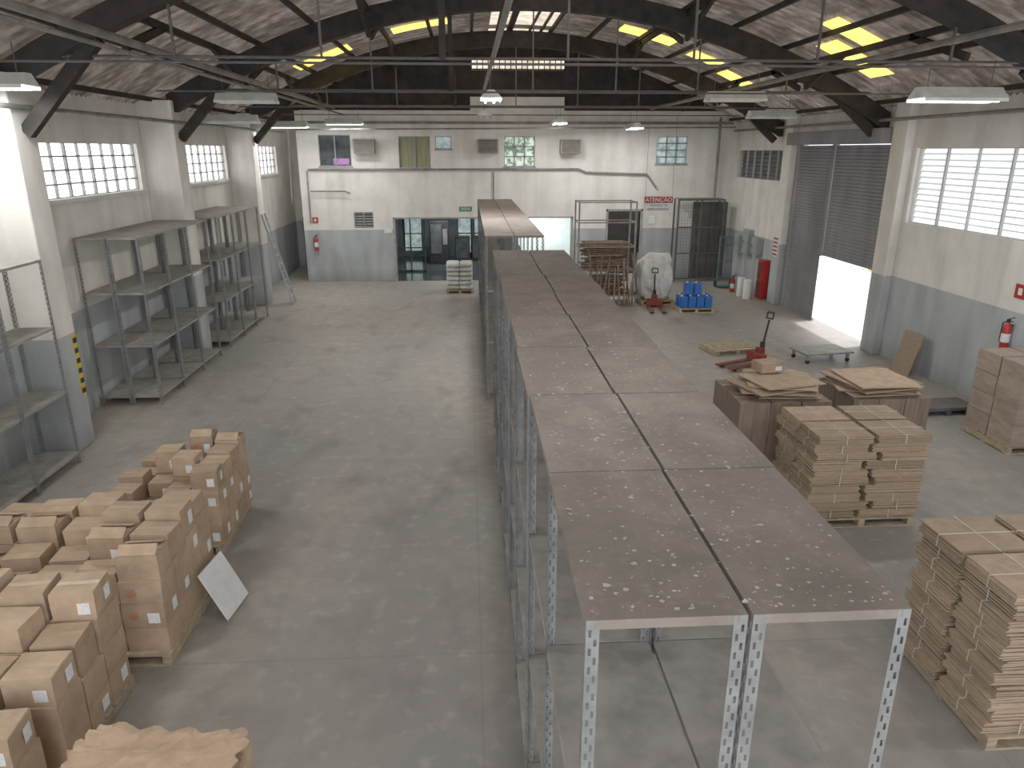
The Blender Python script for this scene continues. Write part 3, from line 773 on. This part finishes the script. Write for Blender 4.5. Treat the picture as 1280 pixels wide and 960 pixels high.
for k in range(1,11):
    t=k/11; M().cyl((-6.0-.76*t,24.55,.02+2.98*t),(-6.0-.76*t,24.95,.02+2.98*t),.018,8).obj('rung',mAlu,parent=r)
r=root('hazard_guard','black and yellow striped guard strip on the pier','hazard strip',(-6.799,12.35,.9))
M().box(0,.012,0,.12,0,1.1).obj('guard_strip',mYel,parent=r)
m=M()
for k in range(6): m.box(.012,.014,0,.12,.05+k*.18,.14+k*.18)
m.obj('black_stripes',mBlack,parent=r)

# ---------------------------------------------------------------- far right: scrap rack, sack, jugs
r=root('tube_storage_rack','tall open steel frame rack holding scrap timber','storage rack',(4.6,24.5,0))
for x in (-.95,.95):
    for y in (-.45,.45): M().box(x-.025,x+.025,y-.025,y+.025,0,3.4).obj('upright',mPipe,parent=r)
for z in (.25,1.1,1.9,2.7,3.35):
    m=M(); m.box(-.92,.92,-.47,-.43,z,z+.04).box(-.92,.92,.43,.47,z,z+.04).box(-.97,-.93,-.42,.42,z,z+.04).box(.93,.97,-.42,.42,z,z+.04); m.obj('cross_rail',mPipe,parent=r)
for z in (.29,1.14):
    M().box(-.92,.92,-.42,.42,z,z+.015).obj('rack_board',mScrap,parent=r)
def plank(L,w,t,loc,rot,lab='rough reddish-brown scrap timber piece stacked in the frame rack'):
    m=M(); c=U(0,.06)
    m.add([(-L,-w,0),(L-c,-w,0),(L,w,0),(-L+c,w,0),(-L,-w,t),(L-c,-w,t),(L,w,t),(-L+c,w,t)],[(0,3,2,1),(4,5,6,7),(0,1,5,4),(1,2,6,5),(2,3,7,6),(3,0,4,7)])
    o=m.obj('scrap_plank',mScrap); o.location=loc; o.rotation_euler=rot
    tag(o,lab,'plank','scrap timber pieces')
for lvl,rows in ((.307,9),(1.157,14)):
    for row in range(rows):
        for i in range(4):
            if R()<.1: continue
            plank(U(.5,.84),U(.05,.085),U(.03,.05),(4.6+U(-.05,.05),24.2+i*.2+U(-.01,.01),lvl+row*.066),(U(-.05,.05),U(-.012,.012),U(-.03,.03)))
for k in range(13):
    L=U(.5,.9); t=U(-.2,.2)
    plank(L,.045,.04,(3.75+k*.15+U(-.02,.02),23.70-.10*(k%2),L*math.cos(t)+.035),(0,math.pi/2+t,0),'scrap timber piece propped against the frame rack')
for k in range(9):
    plank(U(.2,.3),.055,.05,(5.98+U(-.02,.02),25.35+(k%3)*.16,(k//3)*.056),(0,0,U(-.05,.05)),'scrap timber piece lying on the floor')
pallet(6.35,24.3,1.1,1.1,0,'wooden pallet carrying a bulky white sack')
bm=bmesh.new(); bmesh.ops.create_icosphere(bm,subdivisions=4,radius=1)
for v in bm.verts:
    p=v.co.copy(); q=Vector((math.copysign(abs(p.x)**.6,p.x)*.6,math.copysign(abs(p.y)**.6,p.y)*.5,math.copysign(abs(p.z)**.7,p.z)*.78))
    dd=noise.noise(p*1.7)*.22+noise.noise(p*5)*.07; v.co=q*(1+dd)
zmin=min(v.co.z for v in bm.verts)
for v in bm.verts: v.co.z-=zmin; v.co.z=max(v.co.z,.1)-.1
me=bpy.data.meshes.new('bulk_sack'); bm.to_mesh(me); bm.free(); me.materials.append(mSack)
for p in me.polygons: p.use_smooth=True
o=bpy.data.objects.new('bulk_sack',me); COL.objects.link(o); o.location=(6.35,24.3,.142); tag(o,'large lumpy white woven bulk sack on a pallet','sack')
pallet_jack(6.15,23.4,math.radians(-97),'red hand pallet jack parked in front of the sack')
pallet(7.3,22.9,1.15,1.0,0,'wooden pallet holding blue containers')
r=root('blue_container','blue plastic liquid container with screw cap','plastic container',(0,0,0),group='blue containers')
M().box(-.125,.125,-.14,.14,0,.38).obj('container_body',mBlue,parent=r,bevel=.035,seg=3)
M().cyl((-.06,-.06,.38),(-.06,-.06,.42),.03,12).obj('cap',mLabel,parent=r)
m=M(); m.beam((.02,-.08,.405),(.02,.09,.405),.03,.02).box(.005,.035,-.09,-.07,.37,.41).box(.005,.035,.08,.1,.37,.41); m.obj('grip',mBlue,parent=r)
src_children(r); r.location=(6.9,22.65,.142)
for i in range(4):
    for j in range(2):
        if i==0 and j==0: continue
        dup(r,(6.9+i*.27,22.65+j*.31,.142))
for i in range(2): dup(r,(7.05+i*.3,22.7,.142+.425),label='blue plastic liquid container stacked on others')
pallet(-.35,26.6,1.0,1.0,0,'wooden pallet loaded with filled sacks beside the rack row')
for k in range(6):
    for i in range(2):
        bm=bmesh.new(); bmesh.ops.create_cube(bm,size=1); bmesh.ops.subdivide_edges(bm,edges=bm.edges,cuts=5,use_grid_fill=True)
        for v in bm.verts:
            e=1-.5*max(0,(max(abs(v.co.x),abs(v.co.y))*2-.6)/.4)**2
            v.co=Vector((v.co.x*.46,v.co.y*.85,v.co.z*.16*e+.075))
        me=bpy.data.meshes.new('filled_sack'); bm.to_mesh(me); bm.free(); me.materials.append(mSackY if (k+i)%3==0 else mSack)
        for p in me.polygons: p.use_smooth=True
        o=bpy.data.objects.new('filled_sack',me); COL.objects.link(o); o.location=(-.6+i*.49,26.6,.15+k*.162); tag(o,'flat filled sack stacked on a pallet','sack','filled sacks')
r=root('mesh_cage','tall dark steel mesh cage standing against the facade','cage',(8.15,28.2,0))
for x in (0,.9,1.8):
    for y in (0,.6): M().box(x-.03,x+.03,y-.03,y+.03,0,3.2).obj('post',mRod,parent=r)
for z in (.1,1.1,2.1,3.14): 
    M().box(.03,1.77,-.025,.025,z,z+.05).obj('rail',mRod,parent=r)
m=M()
for k in range(16): m.box(.06+k*.11,.066+k*.11,-.006,.006,.15,3.14)
for k in range(26): m.box(.03,1.77,-.006,.006,.2+k*.115,.206+k*.115)
m.obj('wire_mesh',mRod,parent=r)
M().box(.03,1.77,-.02,.62,3.19,3.21).obj('cage_roof',mGreenDoor,parent=r)
r=root('hose_cabinet','red fire hose cabinet standing against the side wall','fire hose cabinet',(10.2,24.7,0))
M().box(-.02,.28,-.2,.2,0,1.35).obj('cabinet_body',mRed,parent=r,bevel=.01)
M().box(-.035,-.021,-.17,.17,.7,1.28).obj('cabinet_door',mRedD,parent=r,bevel=.004)
M().box(-.035,-.021,-.17,.17,.05,.63).obj('lower_panel',mRedD,parent=r)
for y,z,h_ in ((26.6,1.3,.9),(27.5,1.2,.7),(25.7,1.4,.6)):
    r=root('electrical_panel','grey electrical enclosure mounted on the side wall','electrical panel',(XR,y,z),group='electrical panels')
    M().box(-.22,-.001,-.28,.28,0,h_).obj('enclosure',mPanelG,parent=r,bevel=.01)
    M().box(-.235,-.222,-.25,.25,.03,h_-.03).obj('panel_door',mPanelG,parent=r,bevel=.004)
    M().box(-.25,-.236,.16,.19,h_/2-.06,h_/2+.06).obj('handle',mBlack,parent=r)
r=root('gas_cylinder_trolley','teal two-wheeled gas trolley frame standing by the wall','trolley',(9.7,26.9,0))
for x in (-.25,.25): M().cyl((x,0,.1),(x,0,1.9),.02,8).obj('frame_tube',mTeal,parent=r)
for z in (.4,1.0,1.6,1.88): M().cyl((-.25,0,z),(.25,0,z),.018,8).obj('cross_bar',mTeal,parent=r)
M().box(-.28,.28,-.3,.02,.06,.1).obj('toe_plate',mTeal,parent=r)
for x in (-.3,.3): M().cyl((x-.02,.05,.12),(x+.02,.05,.12),.12,16).obj('wheel',mBlack,parent=r)
for (x,y) in ((9.75,24.6),(9.72,25.1)):
    r=root('white_drum','white plastic drum with lid standing on the floor','drum',(x,y,0),group='white drums')
    M().lathe([(.13,0),(.14,.02),(.14,.6),(.12,.64)],16).obj('drum_body',mLabel,parent=r,smooth=True)
    M().lathe([(.145,.64),(.145,.67),(.1,.68)],16).obj('lid',mLabel,parent=r)
s=sign('striped_notice','red and white striped safety notice on the side wall',23.62,24.02,XR-.221,1.6,2.3,mLabel,'X')
m=M()
for k in range(5): m.box(XR-.245,XR-.2415,23.64,24.0,1.64+k*.13,1.70+k*.13)
m.obj('red_stripes',mRed,parent=s)
r=root('kerb_barrier','yellow and white low barrier outside the roller door','barrier',(17.5,24.5,-.02),.0)
M().box(-.1,.1,-6,6,0,.5).obj('barrier_rail',mYel,parent=r)
M().box(.15,.4,-6,6,0,1.2).obj('low_wall',mWhite,parent=r)

# ---------------------------------------------------------------- world, sun, camera
w=bpy.data.worlds.new('w'); bpy.context.scene.world=w; w.use_nodes=True
nt=w.node_tree; bg=nt.nodes['Background']; bg.inputs['Color'].default_value=(.97,.98,1,1); bg.inputs['Strength'].default_value=2.4
sl=bpy.data.lights.new('sun','SUN'); sl.energy=4; sl.angle=.05; so=bpy.data.objects.new('sun',sl); COL.objects.link(so)
so.rotation_euler=Vector((-.35,-.1,-1)).to_track_quat('-Z','Y').to_euler()
cam=bpy.data.cameras.new('cam'); co=bpy.data.objects.new('camera',cam); COL.objects.link(co)
co.location=(0,0,5); co.rotation_euler=(math.radians(72),0,math.radians(-3.4)); cam.sensor_width=36; cam.lens=25.3; cam.clip_end=200
bpy.context.scene.camera=co
vs_=bpy.context.scene.view_settings
vs_.view_transform='Standard'; vs_.exposure=0.1; vs_.gamma=1.27
print('objects',len(bpy.data.objects))
